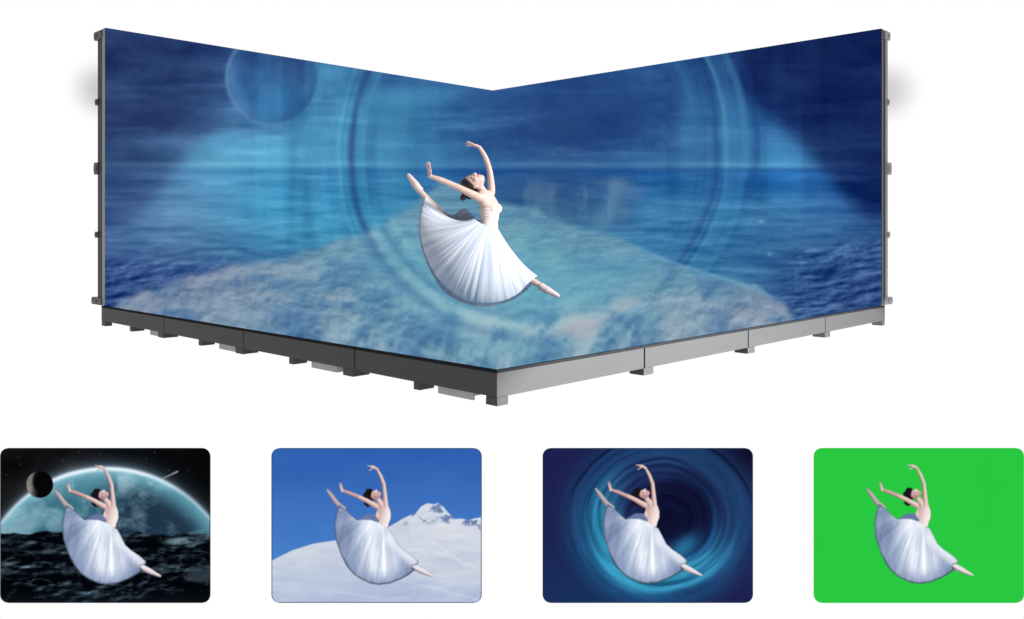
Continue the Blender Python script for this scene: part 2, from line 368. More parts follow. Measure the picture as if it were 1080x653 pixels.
# ---- the dancer as she appears in the small pictures (flat artwork)
def paint_dancer():
    S = 4
    x0, y0, x1, y1 = 422, 142, 596, 332
    X, Y = np.meshgrid(np.arange(x0, x1, 1 / S), np.arange(y0, y1, 1 / S))
    rgb = np.zeros(X.shape + (3,)); al = np.zeros(X.shape)
    def put(col, m):
        m = np.clip(m, 0, 1)
        c = np.asarray(col, float)
        if c.ndim == 1: c = np.broadcast_to(c, rgb.shape)
        rgb[:] = rgb * (1 - m[..., None]) + c * m[..., None]
        np.maximum(al, m, out=al)
    def limb(pts, rad, col, dark):
        best = np.full(X.shape, 1e9); sh = np.zeros(X.shape)
        for (a, b, ra, rb) in zip(pts, pts[1:], rad, rad[1:]):
            d, t = segdist(X, Y, a, b)
            r = ra + (rb - ra) * t
            nx, ny = b[1] - a[1], a[0] - b[0]
            n = math.hypot(nx, ny); nx, ny = nx / n, ny / n
            if ny < 0: nx, ny = -nx, -ny
            s = ((X - a[0]) * nx + (Y - a[1]) * ny) / r
            dd = d - r
            u = dd < best
            best = np.where(u, dd, best); sh = np.where(u, s, sh)
        k = smooth(-0.2, 1.0, sh)[..., None]
        put(np.asarray(col, float) * (1 - k) + np.asarray(dark, float) * k, smooth(0.3, -0.3, best))
    SK, SKD = (232, 206, 198), (156, 116, 116)
    limb([(505, 232), (514, 205)], [5, 5], SK, SKD)
    # far piece of the skirt behind the waist
    put((104, 120, 160), inpoly(X, Y, [(470, 236), (478, 228), (490, 221), (502, 221), (510, 232), (506, 244)]).astype(float))
    # back leg
    limb([(455, 213), (446, 205), (437, 193), (431, 185)], [4.2, 3.4, 3.2, 1.4], (196, 176, 180), (140, 118, 130))
    # front leg and slipper
    limb([(545, 287), (562, 299), (572, 304), (588, 311.5)], [7, 4.4, 4.2, 1.5], (240, 230, 234), (150, 128, 140))
    # skirt
    sk = [(510, 234), (496, 229.5), (485, 229), (476, 230), (468, 224), (459, 214), (449, 207), (444, 222), (442, 238), (444, 258), (452, 280), (460, 296),
          (470, 308), (482, 316), (496, 322), (508, 324), (524, 322), (540, 316), (553, 309), (562, 302), (556, 297), (566, 294), (567, 290), (556, 281), (545, 274),
          (536, 266), (530, 254), (524, 243), (518, 240)]
    m = inpoly(X, Y, sk).astype(float)
    dx, dy = X - 514, Y - 206
    th = np.arctan2(dy, dx); rr = np.hypot(dx, dy)
    pl = vnoise(th * 60, rr / 60, 4.6, 1.6, 4) * 0.65 + vnoise(th * 60, rr / 50, 1.5, 2, 8) * 0.35
    lit = np.exp(-((X - 499 - 0.12 * (Y - 230)) / 25.0) ** 2) * smooth(124, 88, rr) + 0.75 * np.exp(-((th - 0.95) / 0.32) ** 2) * smooth(112, 80, rr)
    lit = np.clip(lit * 1.1 + 0.3 * smooth(60, 10, rr), 0, 1)
    base = np.array((132, 148, 182.)) * (1 - lit[..., None]) + np.array((228, 236, 248.)) * lit[..., None]
    base += ((pl - 0.5) * (22 + 80 * lit) * smooth(24, 60, rr))[..., None] * np.array((1.25, 1.1, 0.8))
    hem = boxblur(m, 29)
    fold = fbm(X + 0.2 * Y, Y, 9, 30, 61, 4, 0.6); base += (fold * 46)[..., None]
    base = base * (1 - 0.42 * smooth(0.95, 0.55, hem) * (smooth(270, 300, Y) + 0.6 * smooth(470, 450, X)))[..., None]
    put(np.clip(base, 0, 255), m)
    ov = smooth(13, 2, segdist(X, Y, (524, 256), (560, 288))[0]) * m
    m = boxblur(m, 7) * (1 - 0.35 * np.clip(fbm(X, Y, 4, 4, 77, 3) * 3, 0, 1) * smooth(1.0, 0.75, boxblur(m, 13)))
    put(np.clip(base, 0, 255) * (1 - 0.75 * ov[..., None]) + np.array((238, 241, 250.)) * 0.75 * ov[..., None], m)
    # torso
    to = [(503, 206), (510, 203), (519, 203), (523, 209), (526, 218), (526, 227), (523, 234), (521.5, 241), (514, 239), (508, 233), (509, 224), (505, 214)]
    tm = boxblur(inpoly(X, Y, to).astype(float), 5)
    k = smooth(504, 524, X + 0.3 * (Y - 220))[..., None]
    put(np.array((202, 166, 162.)) * (1 - k) + np.array((246, 232, 230.)) * k, tm)
    # raised arm
    limb([(518, 206), (517, 192), (515.5, 177)], [4.0, 3.2, 2.8], SK, SKD)
    limb([(515.5, 177), (511, 165), (505.5, 155)], [2.8, 2.5, 1.8], SK, SKD)
    limb([(505.5, 155), (500, 151.5), (496, 151)], [2.0, 2.2, 1.6], SK, SKD)
    limb([(497, 151), (491, 149.6)], [1.1, 0.7], SK, SKD)
    limb([(500, 152.5), (497, 155), (493.5, 157)], [1.2, 1.0, 0.6], SK, SKD)
    # neck, hair, head
    limb([(511, 206), (506, 198)], [4.4, 3.8], SK, SKD)
    h = fbm(X, Y, 4, 4, 3, 3)
    put((26, 20, 24), smooth(0.4, -0.4, np.hypot((X - 494) / 8.8, (Y - 193.5) / 9.6) * 8 - 8 + h * 4))
    put((22, 18, 22), smooth(0.4, -0.4, np.hypot((X - 491.5) / 5.6, (Y - 204.5) / 5.6) * 5 - 5 + h * 4))
    hm = np.maximum(smooth(0.5, -0.5, np.hypot((X - 503) / 7.2, (Y - 192.6) / 6.6) * 7 - 7), smooth(0.5, -0.5, np.hypot((X - 507) / 4.6, (Y - 191.6) / 4.4) * 4.4 - 4.4))
    hm = hm * smooth(-1.0, 0.8, (X - 497.5) + 0.35 * (Y - 190) + 2.0 * h)
    k = smooth(186, 199, Y)[..., None]
    put(np.array((232, 200, 196.)) * (1 - k) + np.array((178, 132, 134.)) * k, hm)
    limb([(503, 187), (505, 185)], [1.6, 0.9], SK, SK)
    put((88, 58, 64), np.exp(-(((X - 501) / 1.7) ** 2 + ((Y - 190.2) / 0.7) ** 2)) * 0.6)
    put((110, 64, 70), np.exp(-(((X - 502.5) / 1.2) ** 2 + ((Y - 195.0) / 1.2) ** 2)) * 0.3)
    put((170, 82, 88), np.exp(-(((X - 507.6) / 0.9) ** 2 + ((Y - 190.2) / 1.2) ** 2)) * 0.6)
    # arm held out behind
    limb([(504, 209), (490, 201), (476, 194.5)], [4.2, 3.2, 2.9], SK, SKD)
    limb([(476, 194.5), (464, 189.5), (453, 186)], [2.9, 2.6, 1.9], (214, 170, 168), SKD)
    limb([(453, 186), (451.5, 180)], [2.3, 2.2], SK, SKD)
    for q in (-1.2, 0, 1.2):
        limb([(451.5 + q, 181), (451 + q * 1.2, 174 + abs(q))], [0.8, 0.5], SK, SKD)
    pre = np.concatenate([rgb * al[..., None], al[..., None]], -1)
    return boxblur(pre, 5), x0, y0, S

DANCER = paint_dancer()

def stamp_dancer(img, X, Y, tipx, tipy):
    """lay the flat dancer over a card picture; X, Y in card pixels; (tipx, tipy) = tip of the raised hand."""
    pre, x0, y0, S = DANCER
    sx = (X - tipx) / 0.709 + 491; sy = (Y - tipy) / 0.72 + 149.5
    inside = (sx > x0 + 1) & (sx < x0 + pre.shape[1] / S - 1) & (sy > y0 + 1) & (sy < y0 + pre.shape[0] / S - 1)
    p = bilin(pre, (sx - x0) * S, (sy - y0) * S) * inside[..., None]
    img[:] = img * (1 - p[..., 3:]) + p[..., :3]

CW, CH = 222.0, 163.5
def card_space(X, Y):
    img = np.zeros(X.shape + (3,)); img[:] = (6, 7, 9)
    addc(img, (26, 20, 18), np.clip(fbm(X, Y, 50, 40, 2, 4) * 2, 0, 1))
    r = np.hypot(X - 113, Y - 161) - 139
    ins = smooth(1.5, -1.5, r)
    cl = fbm(X, Y, 30, 22, 5, 5, 0.6)
    pl = np.zeros_like(img); pl[:] = (74, 132, 150)
    mixc(pl, (44, 98, 120), np.clip(0.3 + cl * 2.6, 0, 1) * 0.7)
    mixc(pl, (168, 200, 210), np.clip(cl * -4.2 - 0.05, 0, 1) * 0.75)
    mixc(pl, (150, 186, 204), np.exp(-(((X - 36 + (Y - 75) * 0.35) / 7) ** 2)) * smooth(55, 75, Y) * 0.7)
    dark = smooth(80, 150, X + 0.55 * (Y - 50)) * smooth(-5, -26, r)
    mixc(pl, (24, 38, 58), dark * (0.86 - 0.5 * np.clip(-cl * 3, 0, 1)))
    mixc(pl, (34, 78, 98), smooth(40, 62, Y) * smooth(120, 90, X) * 0.25)
    g = np.exp(-np.clip(-r, 0, 99) / 9.0)
    mixc(pl, (166, 216, 232), g * (0.85 - 0.3 * smooth(120, 210, X)))
    mixc(img, (0, 0, 0), ins); img += pl * ins[..., None]
    halo = np.exp(-np.clip(r, 0, 99) / 6.5) * (1 - ins)
    addc(img, (130, 166, 190), halo * (0.5 + 0.35 * smooth(100, 30, np.abs(X - 105))))
    mixc(img, (232, 246, 252), np.exp(-(r / 2.3) ** 2) * (0.4 + 0.6 * smooth(110, 30, np.abs(X - 105))))
    d, t = segdist(X, Y, (170, 33), (187, 25)); mixc(img, (190, 196, 200), np.exp(-(d / 1.0) ** 2) * 0.8 * (0.5 + 0.5 * t))
    rs = np.random.default_rng(3)
    for k in range(16):
        sx, sy = rs.random() * 222, rs.random() * 40
        mixc(img, (150, 150, 160), np.exp(-(np.hypot(X - sx, Y - sy) / 0.6) ** 2) * 0.5 * smooth(2, 6, r))
    rm = np.hypot(X - 42, Y - 38.5)
    mixc(img, (6, 6, 8), smooth(14.6, 13.6, rm))
    cres = smooth(14.6, 13.8, rm) * smooth(11.5, 16.0, np.hypot(X - 48.5, Y - 35.5))
    mixc(img, (158, 153, 147), cres * (0.8 + 0.4 * fbm(X, Y, 5, 5, 4)) * smooth(42, 31, X))
    # black sea
    hzn = 90 + 13 * fbm(X, Y * 0, 34, 9, 8, 5, 0.6) - 3 * np.exp(-((X - 50) / 16) ** 2)
    sea = smooth(-1, 1.2, Y - hzn)
    w = fbm(X + 0.8 * (Y - 90), Y, 34, 9, 12, 5, 0.65); w2 = fbm(X - 0.5 * (Y - 90), Y, 14, 4, 15, 4, 0.6)
    s = np.zeros_like(img); s[:] = (10, 15, 21)
    sw = np.abs(fbm(X + 0.9 * (Y - 90), Y * 1.0, 40, 13, 33, 4, 0.6)); crest = np.exp(-(sw / 0.028) ** 2)
    mixc(s, (52, 70, 84), np.clip(w * 2.2 + w2 * 0.9 - 0.16, 0, 1) * 0.6)
    mixc(s, (74, 96, 110), crest * np.clip(0.35 + w2 * 2.5, 0, 1) * 0.75)
    v0 = fbm(X + 0.9 * (Y - 90), Y, 60, 22, 52, 5, 0.6); v1 = fbm(X + 3.2 + 0.9 * (Y - 87.0), Y + 3.0, 60, 22, 52, 5, 0.6)
    addc(s, (86, 106, 116), np.clip((v0 - v1) * 5.0 - 0.12, -0.1, 1))
    mixc(s, (112, 134, 148), np.clip(w2 * 3.0 + w * 1.6 - 0.85, 0, 1) * 0.5)
    mixc(s, (20, 28, 36), smooth(146, 163, Y) * 0.4)
    ice = smooth(1.15, 0.65, np.hypot((X - 191 + 0.9 * (Y - 98)) / 21, (Y - 98) / 5.0) + 1.2 * w2)
    mixc(s, (120, 146, 158), ice * np.clip(0.6 + w2 * 2, 0, 1) * 0.9)
    ice = smooth(1.2, 0.5, np.hypot((X - 212) / 22, (Y - 134) / 7) + 1.6 * w2)
    mixc(s, (66, 84, 96), ice * 0.6)
    mixc(img, (0, 0, 0), sea); img += s * sea[..., None]
    return img

def card_snow(X, Y):
    img = np.zeros(X.shape + (3,))
    t = (Y / CH)[..., None]
    img[:] = np.array((46, 94, 176.)) * (1 - t) + np.array((84, 142, 212.)) * t
    addc(img, (10, 10, 8), fbm(X, Y, 60, 30, 3, 4))
    px = [0, 22, 44, 64, 100, 126, 140, 151, 158, 165, 171, 176, 181, 185, 190, 195, 199, 204, 209, 213, 217, 222]
    py = [119, 108, 101, 98, 92, 82, 74, 69, 62, 58, 60, 58, 61, 67, 72, 75, 74, 75, 76, 75, 74, 73]
    py2 = [119, 108, 101, 98, 92, 82, 76, 72, 69, 67, 68, 69, 72, 73, 73, 74, 74, 75, 76, 78, 79, 80]
    top = np.interp(X, px, py) + 2.6 * fbm(X, X * 0, 7, 9, 6, 3) * smooth(126, 150, X)
    m = smooth(-0.8, 0.8, Y - top)
    n = fbm(X, Y, 40, 12, 9, 5, 0.6); n2 = fbm(X, Y, 9, 7, 19, 4, 0.6)
    s = np.zeros_like(img); s[:] = (200, 208, 224)
    mixc(s, (172, 188, 218), smooth(112, 160, Y) * 0.8)
    mixc(s, (218, 222, 232), smooth(120, 190, X) * smooth(150, 90, Y) * 0.7)
    mixc(s, (168, 180, 208), np.clip(n * 2.6, 0, 1) * 0.5)
    mixc(s, (232, 234, 240), np.clip(-n * 2.6, 0, 1) * 0.4)
    far = smooth(3, -3, Y - np.interp(X, px, py2) - 6)
    mixc(s, (92, 116, 164), smooth(0.05, 0.2, n2) * far * smooth(135, 150, X) * 0.85)
    mixc(s, (214, 220, 236), smooth(0.02, -0.16, n2) * far * 0.6)
    nr = fbm(X + 3, Y + 2, 40, 12, 9, 5, 0.6); addc(s, (70, 62, 46), np.clip((n - nr) * 3, -1, 1) * smooth(100, 130, X) * 0.25)
    for (a, b, w) in (((144, 84), (146, 100), 1.2), ((160, 92), (206, 124), 0.9), ((132, 138), (222, 161), 0.9), ((70, 152), (112, 158), 0.8), ((176, 110), (222, 128), 0.8)):
        d, tt = segdist(X, Y, a, b)
        mixc(s, (236, 238, 242) if w < 1 else (176, 186, 208), np.exp(-(d / w) ** 2) * 0.28)
    mixc(s, (222, 224, 222), smooth(122, 134, Y + 0.1 * X - 20) * smooth(146, 132, Y) * smooth(150, 200, X) * 0.4)
    rock = smooth(0.0, 0.14, n2) * np.exp(-(((X - 160) / 13) ** 2 + ((Y - 73) / 6) ** 2)); mixc(s, (84, 96, 122), rock * 0.9)
    img[:] = img * (1 - m[..., None]) + s * m[..., None]
    return img

def card_vortex(X, Y):
    img = np.zeros(X.shape + (3,)); img[:] = (28, 32, 78)
    mixc(img, (22, 58, 100), smooth(70, 160, Y) * smooth(210, 60, X) * 0.55)
    mixc(img, (14, 12, 38), smooth(120, 222, X) * smooth(60, 0, Y) * 0.9)
    cx, cy = 128.0, 80.0
    dx, dy = X - cx, (Y - cy) * 1.08
    a = np.arctan2(dy, dx)
    r = np.hypot(dx + 6 * smooth(80, 10, np.hypot(dx, dy)) * -1.5, dy) + 5 * np.sin(a + 0.6) + 4 * fbm(X, Y, 50, 50, 3)
    rs = np.random.default_rng(12).random(300) - 0.5
    rs = np.convolve(rs, [0.2, 0.3, 0.3, 0.2], 'same')
    li = np.clip(r * 1.6 + 6 * np.sin(a * 1.0), 0, 298); i0 = li.astype(int)
    ln = rs[i0] * (1 - (li - i0)) + rs[np.minimum(i0 + 1, 299)] * (li - i0)
    low = smooth(-0.8, 1.0, np.sin(a) - 0.55 * np.cos(a))
    ringm = np.exp(-((r - 66) / 21.0) ** 2)
    mixc(img, (40, 132, 168), ringm * (0.16 + 0.9 * low))
    mixc(img, (34, 92, 140), np.exp(-((r - 86) / 19.0) ** 2) * 0.5)
    mixc(img, (62, 158, 190), np.exp(-((r - 60) / 9.0) ** 2) * low * 0.8)
    mixc(img, (52, 140, 176), np.exp(-((r - 76) / 5.0) ** 2) * low * 0.5)
    mixc(img, (34, 96, 150), np.exp(-((r - 52) / 5.0) ** 2) * smooth(0.1, 0.8, np.cos(a)) * 0.9)
    mixc(img, (16, 30, 70), np.exp(-((r - 46) / 4.5) ** 2) * smooth(-0.2, 0.8, np.cos(a)) * 0.8)
    aw = np.abs((a + r * 0.022 + math.pi) % (2 * math.pi) - math.pi)
    sw = fbm(aw * 16, r, 17, 9, 64, 4, 0.55)
    addc(img, (60, 130, 140), sw * np.exp(-((r - 66) / 26.0) ** 2) * (0.35 + 0.9 * low))
    mixc(img, (60, 170, 200), np.clip(sw * 3 - 0.25, 0, 1) * ringm * low * 0.7)
    lnw = np.clip(0.5 + 3.2 * fbm(a * 40, r, 40, 40, 44, 3), 0, 1)
    addc(img, (44, 82, 92), ln * lnw * np.exp(-((r - 66) / 30.0) ** 2) * 0.75)
    hole = smooth(50, 20, np.hypot((X - 142) * 0.95, Y - 68) + 4 * np.sin(a * 2))
    mixc(img, (12, 14, 44), hole * 0.95)
    mixc(img, (40, 132, 172), np.exp(-(((X - 148 - 0.6 * (106 - Y)) / 13) ** 2 + ((Y - 104) / 13) ** 2)) * 0.75)
    addc(img, (30, 50, 70), ln * hole * smooth(8, 20, r) * 0.5)
    mixc(img, (14, 14, 44), np.exp(-((r - 97) / 2.0) ** 2) * smooth(0.0, -0.6, np.sin(a)) * 0.7)
    mixc(img, (16, 16, 48), np.exp(-((r - 40) / 2.5) ** 2) * smooth(0.2, -0.6, np.sin(a)) * 0.7)
    return img

def card_green(X, Y):
    img = np.zeros(X.shape + (3,)); img[:] = (40, 201, 65)
    addc(img, (3, 4, 3), fbm(X, Y, 40, 40, 2, 3))
    return img

# ------------------------------------------------------------------ display meshes
def grid_screen(name, P, colours, parent):
    """P: (rows, cols, 3) points, colours: (rows, cols, 3) sRGB 0..255."""
    h, w = P.shape[:2]
    me = bpy.data.meshes.new(name)
    idx = np.arange(h * w).reshape(h, w)
    q = np.stack([idx[:-1, :-1], idx[:-1, 1:], idx[1:, 1:], idx[1:, :-1]], -1).reshape(-1, 4)
    nf = len(q)
    me.vertices.add(h * w); me.vertices.foreach_set('co', P.astype(np.float32).ravel())
    me.loops.add(nf * 4); me.loops.foreach_set('vertex_index', q.astype(np.int32).ravel())
    me.polygons.add(nf)
    me.polygons.foreach_set('loop_start', np.arange(0, nf * 4, 4, dtype=np.int32))
    me.polygons.foreach_set('loop_total', np.full(nf, 4, dtype=np.int32))
    me.update(); me.validate()
    at = me.color_attributes.new('picture', 'FLOAT_COLOR', 'POINT')
    c = np.ones((h * w, 4), np.float32); c[:, :3] = s2l(colours).reshape(-1, 3)
    at.data.foreach_set('color', c.ravel())
    me.materials.append(M_SCREEN)
    return link(bpy.data.objects.new(name, me), parent)

# ------------------------------------------------------------------ measures of the place (metres)
EYE = 1.40                       # tracked camera height; the stage picture is rendered for this spot
FOC, PX, HY = 906.0, 521.0, 241.0
SY = 12.40                       # stage centre distance
SROT = math.radians(-45 + 0.25)
DECK = 0.29
H = 4.0

def stage_to_world(x, y):
    c, s = math.cos(SROT), math.sin(SROT)
    return x * c - y * s, x * s + y * c + SY

CANVAS, CX0, CY0 = paint_dreamscape()
def dreamscape_at(P):            # colour the content server sends to a point of the stage surfaces
    wx, wy = stage_to_world(P[..., 0], P[..., 1])
    u = PX + FOC * wx / wy; v = HY + FOC * (EYE - P[..., 2]) / wy
    return bilin(CANVAS, u - CX0, v - CY0)

# ------------------------------------------------------------------ stage platform
deck = empty('stage_platform', (0, SY, 0), SROT)
tag(deck, 'low square grey steel stage whose top is a lit floor screen of pale blue clouds', 'stage')
bm = bmesh.new()
add_box(bm, (-3.95, -3.95, 0.075), (3.95, 3.95, 0.262))
bm_obj('base_frame', bm, M_DARK, deck)
box_obj('tile_layer', (-4.0, -4.0, 0.264), (4.0, 4.0, DECK - 0.003), M_DARK, deck, 0.003)
n = 640
gx_, gy_ = np.meshgrid(np.linspace(-3.95, 3.985, n), np.linspace(-3.985, 3.95, n))
P = np.stack([gx_, gy_, np.full_like(gx_, DECK)], -1)
grid_screen('floor_screen', P, dreamscape_at(P), deck)
FB = 0.070                       # underside of the fascia
SEAM_L = [-4.0, -1.95, 0.05, 2.12, 4.0]
SEAM_R = [-4.0, -2.0, 0.0, 2.0, 4.0]
g = 0.007
for a, b in zip(SEAM_L, SEAM_L[1:]):
    e = 0.0 if b == 4.0 else g
    s = 0.0 if a == -4.0 else g
    box_obj('fascia_panel', (a + s, -3.998, FB), (b - e - (0.0405 if b == 4.0 else 0), -3.957, 0.263), M_FASCIA, deck, 0.003)
for a, b in zip(SEAM_R, SEAM_R[1:]):
    e = 0.0 if b == 4.0 else g * 1.6
    s = 0.0 if a == -4.0 else g * 1.6
    box_obj('fascia_panel', (3.957, a + s, FB), (3.998, b - e, 0.263), M_FASCIA, deck, 0.003)
for (lo, hi) in (((-3.998, -3.95, FB), (-3.957, 3.998, 0.263)), ((-3.95, 3.957, FB), (3.95, 3.998, 0.263))):
    box_obj('fascia_panel', lo, hi, M_FASCIA, deck, 0.003)
# feet: under every module corner and half way along each module
FT = 0.001
def foot(x0, x1, y0, y1):
    box_obj('foot', (x0, y0, FT), (x1, y1, FB - 0.001), M_FASCIA, deck, 0.003)
for x in (-2.0, 0.0, 2.06):
    foot(x - 0.13, x + 0.03, -3.996, -3.80)
for x in (-3.0, -1.0, 1.0, 3.0):
    foot(x - 0.03, x + 0.05, -3.99, -3.82)
foot(-3.997, -3.86, -3.997, -3.90)
foot(3.87, 3.997, -3.997, -3.87)
for y in (-2.0, 0.0, 2.0):
    foot(3.83, 3.996, y - 0.01, y + 0.15)
foot(3.85, 3.997, 3.90, 3.997)
foot(-3.997, -3.87, 3.87, 3.997)
for (x0, x1, y1) in ((-2.42, -2.16, -3.74), (-0.55, -0.17, -3.74), (1.36, 1.80, -3.76), (3.27, 3.70, -3.66)):
    o = box_obj('junction_box', (x0, -3.975, 0.004), (x1, y1, 0.0745), M_BOX, deck, 0.004)

# ------------------------------------------------------------------ the two video walls
def video_wall(name, label, left):
    if left:
        base = stage_to_world(-4.03, 0.0)
    else:
        base = stage_to_world(0.0, 4.03)
    root = empty(name, (base[0], base[1], DECK + 0.004), SROT)
    tag(root, label, 'video wall', 'tall video walls of the stage corner')
    ox, oy, oz = (-4.03, 0, DECK + 0.004) if left else (0, 4.03, DECK + 0.004)
    def L(lo, hi):
        # a box along the wall: s = run from the free end, d = depth behind the screen face, z
        (s0, d0, z0), (s1, d1, z1) = lo, hi
        if left:
            a = (-3.95 - d1 - ox, -3.97 + s0 - oy, z0 - oz); b = (-3.95 - d0 - ox, -3.97 + s1 - oy, z1 - oz)
        else:
            a = (3.97 - s1 - ox, 3.95 + d0 - oy, z0 - oz); b = (3.97 - s0 - ox, 3.95 + d1 - oy, z1 - oz)
        return a, b
    z0, z1 = DECK - 0.002, DECK + H
    run = 7.92 if not left else 8.08 + 0.13
    TH = 0.30 if left else 0.24
    box_obj('cabinet', *L((0.012, 0.004, z0 + 0.001), (run - 0.002, TH, z1)), M_WALLEND, root, 0.004)
    # trim strips on the free end
    box_obj('edge_trim', *L((0.0, 0.006, z0), (0.011, 0.10 if left else 0.07, z1 - 0.004)), M_TRIM if left else M_CLIP, root, 0.002)
    if not left:
        box_obj('edge_trim', *L((0.0, 0.15, z0), (0.011, 0.237, z1 - 0.004)), M_TRIM, root, 0.002)
    for k in range(5):
        zc = z0 + 0.05 + (H - 0.12) * k / 4
        hh = (0.052, 0.045, 0.088, 0.045, 0.06)[k]
        dep = TH + ((0.17, 0.05, 0.085, 0.04, 0.08) if left else (0.15, 0.05, 0.11, 0.03, 0.06))[k]
        bm = bmesh.new()
        add_box(bm, *L((-0.014, 0.10 if k in (0, 4) else TH - 0.05, zc - hh), (0.11, dep, zc + hh)), 0.008)
        add_box(bm, *L((-0.022, TH - 0.02, zc - hh * 0.45), (-0.0135, dep - 0.015, zc + hh * 0.45)), 0.002)
        bm_obj('corner_clip', bm, M_TRIM if not left else M_CLIP, root)
    nc, nr = 460, 240
    s, z = np.meshgrid(np.linspace(0.004, 7.92, nc), np.linspace(DECK, z1, nr))
    if left:
        W = np.stack([np.full_like(s, -3.95), -3.97 + s, z], -1)
    else:
        W = np.stack([3.97 - s, np.full_like(s, 3.95), z], -1)
    colr = dreamscape_at(W)
    grid_screen('screen', W - np.array((ox, oy, oz)), colr, root)
    return root

video_wall('video_wall', 'tall lit screen wall on the left side of the stage, showing the pale moon', True)
video_wall('video_wall', 'tall lit screen wall on the right side of the stage, deep navy at its far upper corner', False)

# ------------------------------------------------------------------ the dancer
DD = 9.1                         # how far off she leaps
def P3(px, py, dy=0.0):
    d = DD + dy
    return Vector(((px - PX) * d / FOC, d, EYE + (HY - py) * d / FOC))

DORG = Vector((0.0, DD, DECK))
class Lumps:
    """collects closed spheres and cones into one vertex / face list"""
    def __init__(self): self.v, self.f = [], []
    def add(self, V, F):
        o = sum(len(x) for x in self.v); self.v.append(V); self.f += [tuple(i + o for i in q) for q in F]

def unit_sphere(nu=20, nv=12):
    V = [(0, 0, 1)]; F = []
    for j in range(1, nv):
        p = math.pi * j / nv
        V += [(math.sin(p) * math.cos(2 * math.pi * i / nu), math.sin(p) * math.sin(2 * math.pi * i / nu), math.cos(p)) for i in range(nu)]
    V.append((0, 0, -1)); n = len(V) - 1
    for i in range(nu):
        k = (i + 1) % nu
        F.append((0, 1 + i, 1 + k)); F.append((n, n - nu + k, n - nu + i))
        for j in range(nv - 2):
            a = 1 + j * nu
            F.append((a + i, a + nu + i, a + nu + k, a + k))
    return np.array(V, float), F
SPH = unit_sphere(); SPH_FINE = unit_sphere(28, 18)

def ball(bm, c, r):
    bm.add(SPH[0] * r + np.array(c - DORG), SPH[1])

def oball(bm, c, axes, r):
    """ellipsoid with its own axes"""
    A = np.array([list(a) for a in axes]) * np.array(r)[:, None]
    F = SPH_FINE[1]
    if np.linalg.det(A) < 0: F = [q[::-1] for q in F]
    bm.add(SPH_FINE[0] @ A + np.array(c - DORG), F)

def limb3(bm, pts, rad):
    for p, r in zip(pts, rad):
        ball(bm, p, r)
    n = 20
    for a, b, ra, rb in zip(pts, pts[1:], rad, rad[1:]):
        M = np.array((b - a).to_track_quat('Z', 'Y').to_matrix())
        c = np.array([(math.cos(2 * math.pi * i / n), math.sin(2 * math.pi * i / n), 0) for i in range(n)]) @ M.T
        V = np.vstack([c * ra + np.array(a - DORG), c * rb + np.array(b - DORG)])
        F = [(i, (i + 1) % n, n + (i + 1) % n, n + i) for i in range(n)] + [tuple(range(n))[::-1], tuple(range(n, 2 * n))]
        bm.add(V, F)

def refine(pts, rad, n=4):
    """round the bends: Catmull-Rom through the joints"""
    P, R = [], []
    m = len(pts)
    for i in range(m - 1):
        p0, p1, p2, p3 = pts[max(i - 1, 0)], pts[i], pts[i + 1], pts[min(i + 2, m - 1)]
        for k in range(n):
            t = k / n
            P.append(0.5 * ((2 * p1) + (p2 - p0) * t + (2 * p0 - 5 * p1 + 4 * p2 - p3) * t * t + (3 * p1 - p0 - 3 * p2 + p3) * t ** 3))
            R.append(rad[i] * (1 - t) + rad[i + 1] * t)
    P.append(pts[-1]); R.append(rad[-1])
    return P, R

def limb_s(bm, pts, rad, n=4):
    limb3(bm, *refine(pts, rad, n))

def lump_obj(name, lm, mat, parent, smooth=True):
    return mesh_obj(name, np.vstack(lm.v).tolist(), lm.f, mat, parent, True)

def fuse(o, voxel=0.005, it=3):
    m = o.modifiers.new('fuse', 'REMESH'); m.mode = 'VOXEL'; m.voxel_size = voxel; m.use_smooth_shade = True
    s = o.modifiers.new('soften', 'SMOOTH'); s.factor = 0.5; s.iterations = it
    return o

# head frame: u from crown to chin, n out of the face, w across
HC = P3(499.6, 192.6, -0.01)
hu = Vector((0.95, 0.0, 0.16)).normalized()
hn = Vector((-0.08, -0.62, 0.78)); hn = (hn - hn.dot(hu) * hu).normalized()
hw = hn.cross(hu).normalized()
def HP(u, w, n_): return HC + hu * u + hw * w + hn * n_

